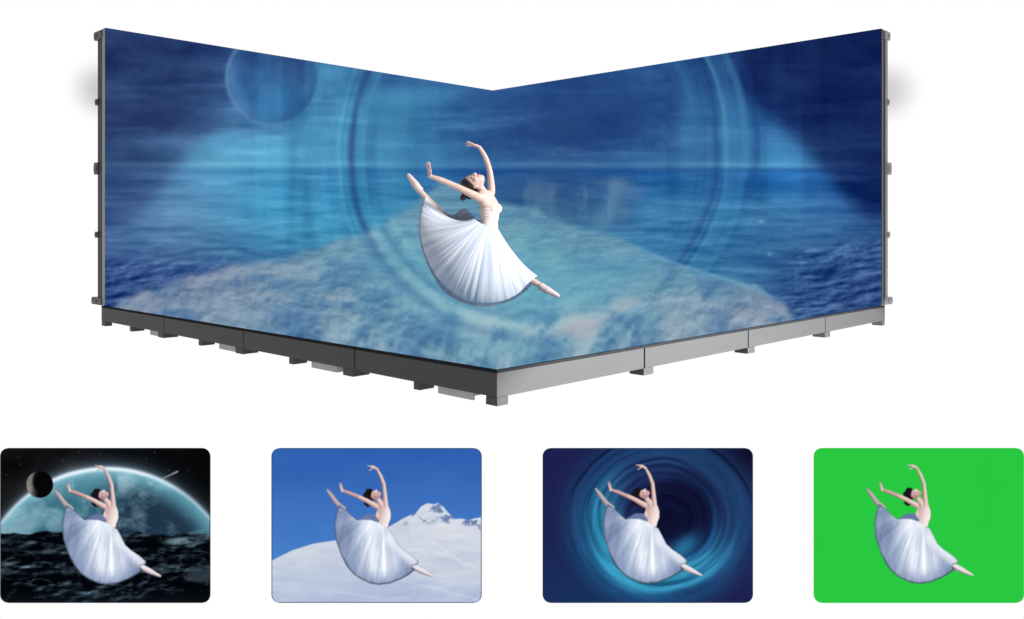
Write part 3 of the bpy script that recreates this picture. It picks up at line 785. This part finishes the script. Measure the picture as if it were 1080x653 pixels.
def skin_material():
    m, nt, out = new_mat('skin')
    N, L = nt.nodes.new, nt.links.new
    b = N('ShaderNodeBsdfPrincipled'); tc = N('ShaderNodeTexCoord')
    nz = N('ShaderNodeTexNoise'); nz.inputs['Scale'].default_value = 18; nz.inputs['Detail'].default_value = 4
    L(tc.outputs['Object'], nz.inputs['Vector'])
    mx = N('ShaderNodeMix'); mx.data_type = 'RGBA'
    mx.inputs[6].default_value = (0.56, 0.39, 0.345, 1); mx.inputs[7].default_value = (0.66, 0.49, 0.44, 1)
    L(nz.outputs['Fac'], mx.inputs[0])
    cur = mx.outputs[2]
    def spot(p, r, col, k, squash=None):
        nonlocal cur
        d = N('ShaderNodeVectorMath'); d.operation = 'DISTANCE'
        L(tc.outputs['Object'], d.inputs[0]); d.inputs[1].default_value = tuple(p - DORG)
        mr = N('ShaderNodeMapRange'); mr.inputs['From Min'].default_value = r; mr.inputs['From Max'].default_value = r * 0.55
        mr.inputs['To Min'].default_value = 0; mr.inputs['To Max'].default_value = k
        L(d.outputs['Value'], mr.inputs['Value'])
        q = N('ShaderNodeMix'); q.data_type = 'RGBA'
        L(mr.outputs['Result'], q.inputs[0]); L(cur, q.inputs[6]); q.inputs[7].default_value = (*col, 1)
        cur = q.outputs[2]
    for s in (-1, 1):
        for t in (-1, 0, 1):
            spot(HP(-0.012, s * 0.034 + t * 0.009, 0.086), 0.0105, (0.05, 0.03, 0.03), 0.85)       # closed lash line
            spot(HP(-0.034, s * 0.036 + t * 0.011, 0.088), 0.010, (0.10, 0.06, 0.05), 0.6)         # brow
        spot(HP(0.03, s * 0.048, 0.062), 0.03, (0.72, 0.34, 0.32), 0.25)
    for t in (-1, 0, 1):
        spot(HP(0.062, t * 0.012, 0.082), 0.014, (0.55, 0.13, 0.14), 0.85)
    L(cur, b.inputs['Base Color'])
    b.inputs['Roughness'].default_value = 0.5; b.inputs['Specular IOR Level'].default_value = 0.3
    b.inputs['Subsurface Weight'].default_value = 0.08; b.inputs['Subsurface Radius'].default_value = (0.02, 0.008, 0.005)
    L(b.outputs['BSDF'], out.inputs['Surface'])
    return m
M_SKIN = skin_material()
M_HAIR = pbr('dark_hair', (0.012, 0.009, 0.009), rough=0.45, var=0.4, scale=(60, 60, 60))
M_SHOE = pbr('satin', (0.58, 0.47, 0.465), rough=0.4, var=0.08, scale=(30, 30, 30))
M_BODICE = pbr('bodice_satin', (0.66, 0.57, 0.55), rough=0.5, var=0.07, scale=(30, 30, 12))

dancer = empty('person', tuple(DORG))
tag(dancer, 'dancer in a long white skirt leaping in front of the stage screens, one arm raised', 'person')

def hand(bm, wrist, direc, across, palm_n, size, curls, thumb_side):
    """palm, four fingers and a thumb; direc = along the hand, across = index side"""
    d = direc.normalized(); a = (across - across.dot(d) * d).normalized(); nrm = palm_n - palm_n.dot(d) * d
    nrm = (nrm - nrm.dot(a) * a).normalized()
    pl = 0.085 * size
    for t in (0.15, 0.5, 0.9):
        oball(bm, wrist + d * pl * t, (a, nrm, d), (0.030 * size * (0.75 + 0.3 * t), 0.014 * size, 0.03 * size))
    lens = (0.072, 0.080, 0.075, 0.058)
    for i in range(4):
        root = wrist + d * pl * 0.92 + a * (0.027 - 0.018 * i) * size
        fd = (d + a * (0.14 - 0.10 * i)).normalized()
        p = [root]; c = 0.0
        for seg in (0.45, 0.32, 0.23):
            c += curls[i]
            dirv = (fd * math.cos(c) + nrm * math.sin(c)).normalized()
            p.append(p[-1] + dirv * lens[i] * seg * size)
        limb3(bm, p, [0.0088 * size, 0.008 * size, 0.0072 * size, 0.006 * size])
    root = wrist + d * pl * 0.25 + a * 0.022 * thumb_side * size
    t1 = root + (a * thumb_side * 0.75 + d * 0.6 + nrm * 0.25).normalized() * 0.035 * size
    t2 = t1 + (a * thumb_side * 0.4 + d * 0.9 + nrm * 0.3).normalized() * 0.03 * size
    limb3(bm, [root, t1, t2], [0.011 * size, 0.010 * size, 0.0075 * size])

bm = Lumps()
X_, Yv, Z_ = Vector((1, 0, 0)), Vector((0, 1, 0)), Vector((0, 0, 1))
# trunk: stacked ellipsoids, the chest turned to the right and arched back
fw = Vector((0.86, -0.51, 0.0))            # the way her chest faces
sd = Vector((0.51, 0.86, 0.0))             # across the shoulders
def trunk(px, py, rw, rd, rz, dy=0.0): oball(bm, P3(px, py, dy), (sd, fw, Z_), (rw, rd, rz))
for k in range(25):
    t = k / 24
    px = np.interp(t, [0, .35, .7, 1], [513.5, 516, 516.5, 511]); py = 246 - 40 * t
    rw = np.interp(t, [0, .3, .65, .9, 1], [.15, .115, .135, .15, .11]); rd = np.interp(t, [0, .3, .65, .9, 1], [.105, .082, .098, .08, .06])
    trunk(px, py, rw, rd, 0.062)
for s in (-1, 1):                          # bust
    ball(bm, P3(518.6, 219.5) + sd * s * 0.06 + fw * 0.030, 0.052)
limb_s(bm, [P3(512, 208), P3(509.5, 203), P3(505.5, 197)], [0.052, 0.046, 0.044], 3)          # neck
# head
oball(bm, HC, (hu, hw, hn), (0.112, 0.079, 0.092))
oball(bm, HP(0.045, 0, 0.022), (hu, hw, hn), (0.075, 0.060, 0.062))
oball(bm, HP(0.095, 0, 0.048), (hu, hw, hn), (0.026, 0.024, 0.026))
limb3(bm, [HP(-0.01, 0, 0.085), HP(0.028, 0, 0.110), HP(0.034, 0, 0.094)], [0.010, 0.014, 0.012])
for s in (-1, 1):
    ball(bm, HP(0.034, s * 0.011, 0.096), 0.010)
    oball(bm, HP(0.022, s * 0.046, 0.066), (hu, hw, hn), (0.026, 0.022, 0.020))
    oball(bm, HP(0.012, s * 0.079, -0.006), (hu, hw, hn), (0.032, 0.009, 0.020))
oball(bm, HP(0.060, 0, 0.080), (hw, hu, hn), (0.023, 0.008, 0.010))
oball(bm, HP(0.070, 0, 0.077), (hw, hu, hn), (0.019, 0.007, 0.010))
# the arm held out behind her, hand flicked up
sh1 = P3(505.5, 208.5, -0.13)
w1 = P3(453.2, 186.0, -0.26)
limb_s(bm, [P3(510, 208, -0.05), sh1, P3(490, 201, -0.19), P3(476, 194.5, -0.22), P3(464, 189.6, -0.25), w1], [0.055, 0.047, 0.036, 0.031, 0.029, 0.020])
hand(bm, w1, Vector((-0.10, 0.0, 1.0)), Vector((0.6, -0.8, 0)), Vector((-0.8, -0.5, 0)), 0.95, (0.06, 0.03, 0.06, 0.12), 1)
# the raised arm, curved over her head
w2 = P3(505.8, 155.5, 0.10)
limb_s(bm, [P3(514, 207, 0.06), P3(518, 203, 0.11), P3(517.6, 190, 0.12), P3(515.6, 177, 0.12), P3(511.4, 165, 0.11), w2], [0.055, 0.043, 0.036, 0.030, 0.027, 0.019])
hand(bm, w2, Vector((-1.0, -0.1, 0.36)), Vector((0.1, -0.95, 0.3)), Vector((-0.25, 0.1, -1)), 1.0, (0.0, 0.10, 0.22, 0.36), 1)
# legs in a split: one stretched back and up, one reaching forward and down
limb_s(bm, [P3(512, 247, 0.06), P3(497, 246, 0.11), P3(477, 239, 0.15), P3(461, 222, 0.14), P3(446.5, 205.5, 0.12), P3(438, 194.5, 0.10), P3(431.4, 185.6, 0.09)],
       [0.100, 0.080, 0.056, 0.050, 0.031, 0.021, 0.007])
limb_s(bm, [P3(515, 248, -0.03), P3(524, 266, -0.02), P3(540, 283, -0.03), P3(554, 292.5, -0.06), P3(567, 299.5, -0.10), P3(577, 306, -0.12), P3(588, 311.6, -0.13)],
       [0.100, 0.082, 0.056, 0.050, 0.031, 0.021, 0.007])
fuse(lump_obj('body', bm, M_SKIN, dancer, True), 0.005, 3)

# slippers
def shoe(pts, rad, heel, hr):
    bm = Lumps(); limb_s(bm, pts, rad, 4); ball(bm, heel, hr)
    fuse(lump_obj('shoe', bm, M_SHOE, dancer, True), 0.004, 3)
shoe([P3(442.5, 200.5, 0.112), P3(437.8, 194.3, 0.10), P3(431.0, 185.0, 0.09)], [0.039, 0.041, 0.022], P3(443.6, 199.6, 0.108), 0.029)
shoe([P3(570.5, 302, -0.11), P3(577, 306, -0.12), P3(588.4, 312, -0.13)], [0.039, 0.041, 0.021], P3(570.2, 303.8, -0.11), 0.029)
# bodice
bm = Lumps()
for k in range(7):
    t = 0.12 + 0.50 * k / 6
    px = np.interp(t, [0, .35, .7, 1], [513.5, 516, 516.5, 511]); py = 246 - 40 * t
    rw = np.interp(t, [0, .3, .65, .9, 1], [.15, .115, .135, .15, .11]) + 0.006; rd = np.interp(t, [0, .3, .65, .9, 1], [.105, .082, .098, .08, .06]) + 0.006
    oball(bm, P3(px, py), (sd, fw, Z_), (rw, rd, 0.045))
for s in (-1, 1):
    ball(bm, P3(518.6, 220.2) + sd * s * 0.06 + fw * 0.032, 0.054)
fuse(lump_obj('bodice', bm, M_BODICE, dancer, True), 0.006, 12)
# hair: swept back over the skull with a loose knot hanging below
bm = Lumps()
oball(bm, HP(-0.040, 0, -0.022), (hu, hw, hn), (0.094, 0.094, 0.098))
oball(bm, HP(-0.085, 0.0, -0.01), (hu, hw, hn), (0.062, 0.070, 0.078))
oball(bm, HP(-0.02, 0, -0.050), (hu, hw, hn), (0.088, 0.084, 0.072))
ball(bm, HP(-0.085, -0.01, -0.090), 0.066)
ball(bm, HP(-0.065, 0.0, -0.140), 0.056)
r = np.random.default_rng(2)
for k in range(26):
    a = r.uniform(-1, 1); p0 = HP(-0.06 + r.uniform(-.05, .03), a * 0.075, -0.03 - r.uniform(0, .05))
    p1 = p0 + Vector((-0.03 + r.uniform(-.02, .03), r.uniform(-.02, .02), -0.05)); p2 = p1 + Vector((r.uniform(-.015, .03), r.uniform(-.02, .02), -0.035))
    limb3(bm, [p0, p1, p2], [0.014, 0.011, 0.005])
fuse(lump_obj('hair', bm, M_HAIR, dancer, True), 0.006, 1)

# skirt: a long tulle skirt spread over both legs
def tulle(name, streak):
    m, nt, out = new_mat(name)
    N, L = nt.nodes.new, nt.links.new
    b = N('ShaderNodeBsdfPrincipled'); tl = N('ShaderNodeBsdfTranslucent'); mx = N('ShaderNodeMixShader')
    at = N('ShaderNodeAttribute'); at.attribute_name = 'pleat'
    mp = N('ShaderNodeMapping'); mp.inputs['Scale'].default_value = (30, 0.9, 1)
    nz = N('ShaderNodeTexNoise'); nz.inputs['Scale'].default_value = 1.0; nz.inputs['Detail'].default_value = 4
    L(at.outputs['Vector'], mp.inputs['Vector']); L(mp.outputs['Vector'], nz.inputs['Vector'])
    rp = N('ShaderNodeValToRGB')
    rp.color_ramp.elements[0].position = 0.35; rp.color_ramp.elements[1].position = 0.62  # bluish streaks: sheer layers plus fold shading put into the colour
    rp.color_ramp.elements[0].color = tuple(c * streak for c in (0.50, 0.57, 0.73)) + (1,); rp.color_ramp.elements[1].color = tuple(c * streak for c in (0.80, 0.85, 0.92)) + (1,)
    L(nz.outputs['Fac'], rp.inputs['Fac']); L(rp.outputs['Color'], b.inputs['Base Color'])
    b.inputs['Roughness'].default_value = 0.8; b.inputs['Specular IOR Level'].default_value = 0.1
    tl.inputs['Color'].default_value = (0.55, 0.62, 0.78, 1)
    mx.inputs[0].default_value = 0.18
    L(b.outputs['BSDF'], mx.inputs[1]); L(tl.outputs['BSDF'], mx.inputs[2]); L(mx.outputs['Shader'], out.inputs['Surface'])
    return m
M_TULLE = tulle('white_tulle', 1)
M_TULLE_SHADE = tulle('shaded_tulle', 0.78)  # far half of the skirt: same tulle, darkened to imitate its shade

def curve(ctrl, n):
    """Catmull-Rom through (px, py, dy) control points by chord length"""
    P = np.array(ctrl, float)
    d = np.r_[0, np.cumsum(np.hypot(*np.diff(P[:, :2], axis=0).T))]; d /= d[-1]
    t = np.linspace(0, 1, n)
    out = np.zeros((n, 3))
    Pm = np.vstack([2 * P[0] - P[1], P, 2 * P[-1] - P[-2]])
    for i, tt in enumerate(t):
        k = min(max(np.searchsorted(d, tt, side='right') - 1, 0), len(P) - 2)
        f = (tt - d[k]) / max(d[k + 1] - d[k], 1e-9)
        p0, p1, p2, p3 = Pm[k], Pm[k + 1], Pm[k + 2], Pm[k + 3]
        out[i] = 0.5 * (2 * p1 + (p2 - p0) * f + (2 * p0 - 5 * p1 + 4 * p2 - p3) * f ** 2 + (3 * p1 - p0 - 3 * p2 + p3) * f ** 3)
    return out

def skirt_half(hem, waist, belly, sag0, sag1, lift0, ple, n=420, m=70):
    Hc = curve(hem, n); Wc = curve(waist, n)
    u = np.linspace(0, 1, n)
    r = np.random.default_rng(9 if belly < 0 else 19)
    ph = np.cumsum(np.repeat(r.uniform(0.35, 1.9, n // 6), 6)); ph = ph / ph[-1] * 2 * math.pi * 21
    amp = 0.55 + 0.45 * np.sin(u * 17 + 1.3) * np.sin(u * 7.1)
    V, UV = [], []
    for j in range(m):
        v = j / (m - 1)
        p = Wc * (1 - v) + Hc * v
        hump = 4 * v * (1 - v)
        p = p.copy()
        p[:, 1] += hump * (sag0 * np.exp(-(u / 0.12) ** 2) + sag1 * np.exp(-((1 - u) / 0.12) ** 2))
        p[:, 1] -= lift0 * math.exp(-((v - 0.28) / 0.16) ** 2) * np.exp(-(u / 0.16) ** 2)
        p[:, 2] += belly * hump ** 0.8 * np.sin(math.pi * np.clip(u, 0, 1)) ** 0.7
        w = np.sin(ph) + 0.45 * np.sin(ph * 2.3 + 1) * v
        off = ple * w * amp * (v ** 1.2) * smooth(0, .06, u) * smooth(1, .95, u)
        tang = np.gradient(p[:, :2], axis=0); tang /= np.linalg.norm(tang, axis=1, keepdims=True) + 1e-9
        p[:, 2] += off
        p[:, :2] += tang * (np.cos(ph) * amp * ple * 30 * v)[:, None] * smooth(0, .08, u)[:, None] * smooth(1, .92, u)[:, None]
        V.append(p); UV.append(np.stack([u, np.full(n, v), np.full(n, 0.0)], -1))
    return np.array(V), np.array(UV)

near_hem = [(449, 206.5, .02), (444.8, 222, -.06), (443.3, 240, -.14), (446.5, 262, -.24), (457, 286, -.31), (472, 304, -.35), (490, 316, -.36), (507, 320.3, -.36),
            (526, 319, -.34), (544, 311.5, -.31), (557, 299, -.27), (567, 291, -.20)]
near_waist = [(499, 230.5, .02), (501, 231.5, -.10), (509, 236.5, -.17), (518, 239.5, -.18), (524, 239.5, -.10)]
far_hem = [(449, 207, .13), (444, 220, .20), (441.5, 238, .28), (443.5, 258, .36), (453, 284, .42), (466, 305, .44), (484, 317.5, .45), (507, 323.5, .45),
           (527, 321.5, .42), (545, 314, .34), (559, 303, .18), (566, 294, -.10)]
far_waist = [(506.5, 233, .10), (511, 235, .19), (518, 237.5, .17), (524, 239, .0)]
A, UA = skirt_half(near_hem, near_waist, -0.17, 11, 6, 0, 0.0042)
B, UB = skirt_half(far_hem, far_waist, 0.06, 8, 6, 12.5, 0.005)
for G_, U_, nm_, mt_ in ((A, UA, 'skirt', M_TULLE), (B, UB, 'skirt_far', M_TULLE_SHADE)):
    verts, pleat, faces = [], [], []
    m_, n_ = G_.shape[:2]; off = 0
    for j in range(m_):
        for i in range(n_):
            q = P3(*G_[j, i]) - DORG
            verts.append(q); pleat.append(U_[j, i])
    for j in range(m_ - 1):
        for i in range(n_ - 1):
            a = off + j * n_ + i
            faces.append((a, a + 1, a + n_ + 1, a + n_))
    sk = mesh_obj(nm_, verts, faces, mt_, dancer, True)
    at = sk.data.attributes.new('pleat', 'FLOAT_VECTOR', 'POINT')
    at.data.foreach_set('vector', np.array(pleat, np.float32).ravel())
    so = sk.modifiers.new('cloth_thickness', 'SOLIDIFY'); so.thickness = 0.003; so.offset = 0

# ------------------------------------------------------------------ four small display boards standing in front
BD = 3.211                       # their distance; each about 0.79 x 0.58 m
def board(px0, paint, tip, label, border):
    k = BD / FOC
    w, h = CW * k, CH * k
    xc = (px0 + CW / 2 - PX) * k
    root = empty('display_board', (xc, BD, 0.0))
    tag(root, label, 'display board', 'small display boards in a row')
    # body: thin rounded slab
    rad = 9.0 * k
    bm = bmesh.new()
    ring = []
    for (cx, cz, a0) in ((w / 2 - rad, rad, -90), (w / 2 - rad, h - rad, 0), (-w / 2 + rad, h - rad, 90), (-w / 2 + rad, rad, 180)):
        for i in range(9):
            a = math.radians(a0 + 90 * i / 8)
            ring.append((cx + rad * math.cos(a), cz + rad * math.sin(a)))
    vs = [bm.verts.new((x * 0.9955, 0.001, h / 2 + (z - h / 2) * 0.994)) for x, z in ring]
    f = bm.faces.new(vs)
    e = bmesh.ops.extrude_face_region(bm, geom=[f])
    bmesh.ops.translate(bm, vec=(0, 0.005, 0), verts=[g_ for g_ in e['geom'] if isinstance(g_, bmesh.types.BMVert)])
    bm_obj('back_panel', bm, M_BOARD, root)
    # picture
    nr, nc = 216, 290
    v = np.linspace(0, 1, nr)[:, None]; u = np.linspace(-1, 1, nc)[None, :]
    z = v * h
    inset = np.zeros_like(z)
    zz = np.minimum(z, h - z)
    inset = np.where(zz < rad, rad - np.sqrt(np.maximum(rad ** 2 - (rad - zz) ** 2, 0)), 0)
    x = u * (w / 2 - inset)
    Z = np.broadcast_to(z, x.shape)
    X = (x + w / 2) / k; Y = (h - Z) / k
    img = paint(X, Y)
    stamp_dancer(img, X, Y, *tip)
    img = np.clip(img, 2, 253)
    if border is not None:
        rx = (w / 2 - inset - np.abs(x)) / k; ry = np.minimum(Z, h - Z) / k
        mixc(img, border, smooth(1.3, 0.5, np.minimum(rx, ry)) * 0.75)
    Pp = np.stack([x, np.zeros_like(x), Z], -1)
    grid_screen('picture', Pp, img, root)
    # folding strut that holds it up from behind
    bm = bmesh.new()
    a = [(-0.03, 0.009, 0.36), (0.03, 0.009, 0.36), (0.045, 0.125, 0.002), (-0.045, 0.125, 0.002)]
    t = Vector((0, 0.006, 0.002))
    vs = [bm.verts.new(p) for p in a] + [bm.verts.new(Vector(p) + t) for p in a]
    for q in ((0, 1, 2, 3), (7, 6, 5, 4), (0, 4, 5, 1), (1, 5, 6, 2), (2, 6, 7, 3), (3, 7, 4, 0)):
        bm.faces.new([vs[i] for i in q])
    bm_obj('strut', bm, M_BOARD, root)
    return root

board(0.0, card_space, (100.2, 18.6), 'display board picturing the dancer above a black sea and a glowing blue planet', (40, 44, 48))
board(286.2, card_snow, (101.3, 18.6), 'display board picturing the dancer over a snowy mountain under blue sky', (60, 76, 100))
board(572.2, card_vortex, (98.6, 17.6), 'display board picturing the dancer inside a dark blue swirling tunnel', (36, 60, 72))
board(858.2, card_green, (98.8, 17.6), 'display board picturing the dancer on plain bright green', None)

# ------------------------------------------------------------------ soft grey shadows behind the wall ends, added as dark absorbing volumes
def shadow_blob(px, py, dy, label, dens):
    d = SY + dy
    c = ((px - PX) * d / FOC, d, EYE + (HY - py) * d / FOC)
    m, nt, out = new_mat('shadow_haze')
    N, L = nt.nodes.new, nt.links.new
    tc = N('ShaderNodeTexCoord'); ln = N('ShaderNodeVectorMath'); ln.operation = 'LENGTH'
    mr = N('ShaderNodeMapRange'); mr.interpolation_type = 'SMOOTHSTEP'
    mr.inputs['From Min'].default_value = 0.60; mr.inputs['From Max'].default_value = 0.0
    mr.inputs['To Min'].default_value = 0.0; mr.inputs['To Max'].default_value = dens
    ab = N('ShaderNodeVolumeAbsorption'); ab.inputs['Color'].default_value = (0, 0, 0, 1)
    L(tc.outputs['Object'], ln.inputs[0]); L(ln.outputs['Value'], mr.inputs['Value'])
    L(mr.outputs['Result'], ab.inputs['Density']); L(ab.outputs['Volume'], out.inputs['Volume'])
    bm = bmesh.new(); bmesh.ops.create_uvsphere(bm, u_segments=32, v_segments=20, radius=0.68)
    o = bm_obj('soft_shadow', bm, m, None, True); o.location = c
    tag(o, label, 'smoke', 'soft grey shadows behind the stage', 'stuff')  # not real smoke: a dark volume standing in for a soft shadow
shadow_blob(109, 95, 0.85, 'soft grey shadow made as a dark haze behind the outer edge of the left screen wall', 0.95)
shadow_blob(934, 97, 0.85, 'soft grey shadow made as a dark haze behind the outer edge of the right screen wall', 0.8)

# ------------------------------------------------------------------ white surround
m, nt, out = new_mat('self_lit_white_floor')
em = nt.nodes.new('ShaderNodeEmission'); em.inputs['Color'].default_value = (1, 1, 1, 1); em.inputs['Strength'].default_value = 1.0  # floor glows by itself, so no shade shows beneath the stage
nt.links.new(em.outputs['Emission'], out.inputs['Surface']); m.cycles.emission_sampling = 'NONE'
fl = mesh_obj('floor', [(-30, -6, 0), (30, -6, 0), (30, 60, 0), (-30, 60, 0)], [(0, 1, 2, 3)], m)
tag(fl, 'seamless self-glowing white studio floor', 'floor', None, 'structure')

w = bpy.data.worlds.new('World'); SC.world = w; w.use_nodes = True
nt = w.node_tree; nt.nodes.clear()
N, L = nt.nodes.new, nt.links.new
out = N('ShaderNodeOutputWorld'); bg = N('ShaderNodeBackground')
tc = N('ShaderNodeTexCoord'); sp = N('ShaderNodeSeparateXYZ')
L(tc.outputs['Generated'], sp.inputs[0])
# a studio: white cyclorama ahead, dim room behind, brighter on the right
mf = N('ShaderNodeMapRange'); mf.interpolation_type = 'SMOOTHSTEP'
mf.inputs['From Min'].default_value = -0.05; mf.inputs['From Max'].default_value = 0.25
L(sp.outputs['Y'], mf.inputs['Value'])
mr = N('ShaderNodeMapRange'); mr.interpolation_type = 'SMOOTHSTEP'
mr.inputs['From Min'].default_value = -0.5; mr.inputs['From Max'].default_value = 0.6
mr.inputs['To Min'].default_value = 0.10; mr.inputs['To Max'].default_value = 0.75
L(sp.outputs['X'], mr.inputs['Value'])
mx = N('ShaderNodeMix'); mx.data_type = 'FLOAT'
L(mf.outputs['Result'], mx.inputs[0]); L(mr.outputs['Result'], mx.inputs[2]); mx.inputs[3].default_value = 1.0
L(mx.outputs[0], bg.inputs['Strength']); bg.inputs['Color'].default_value = (1, 1, 1, 1)
L(bg.outputs['Background'], out.inputs['Surface'])

# ------------------------------------------------------------------ lamps
def area(name, loc, target, sx, sy, power, spread=180, col=(1, 1, 1)):
    l = bpy.data.lights.new(name, 'AREA'); l.shape = 'RECTANGLE'; l.size = sx; l.size_y = sy
    l.energy = power; l.color = col; l.spread = math.radians(spread)
    o = bpy.data.objects.new(name, l); COL.objects.link(o)
    o.location = loc
    o.rotation_euler = (Vector(target) - Vector(loc)).to_track_quat('-Z', 'Y').to_euler()
    return o
area('key_lamp', (6.6, 5.6, 4.6), (0.0, 9.1, 1.5), 1.4, 1.4, 290, 100, (1.0, 0.97, 0.94))
sl = bpy.data.lights.new('fascia_fill', 'SPOT')          # added unseen low spot, narrowed to brighten only the right-hand fascia
sl.energy = 11500; sl.spot_size = math.radians(62); sl.spot_blend = 0.35; sl.shadow_soft_size = 0.06
so_ = bpy.data.objects.new('fascia_fill', sl); COL.objects.link(so_)
so_.location = (8.3, 4.0, 0.95)
so_.rotation_euler = (Vector((2.85, 9.6, 0.06)) - so_.location).to_track_quat('-Z', 'Y').to_euler()
so_.scale = (1.0, math.tan(math.radians(4.6)) / math.tan(math.radians(31)), 1.0)

# ------------------------------------------------------------------ camera
cam = bpy.data.cameras.new('camera'); co = bpy.data.objects.new('camera', cam); COL.objects.link(co)
co.location = (0, 0, EYE); co.rotation_euler = (math.radians(90), 0, 0)
cam.sensor_fit = 'HORIZONTAL'; cam.sensor_width = 36.0; cam.lens = 36.0 * FOC / 1080.0
cam.shift_x = (540.0 - PX) / 1080.0
cam.shift_y = (HY - 326.5) / 1080.0
cam.clip_start = 0.05; cam.clip_end = 500
SC.camera = co
vs = SC.view_settings
vs.view_transform = 'Standard'; vs.look = 'None'; vs.exposure = 0; vs.gamma = 1; vs.use_curve_mapping = False

# steady sampling: two lamps by direct sampling, the smooth white surround by bounced rays
SC.cycles.use_light_tree = False
SC.cycles.use_adaptive_sampling = False
w.cycles.sampling_method = 'NONE'
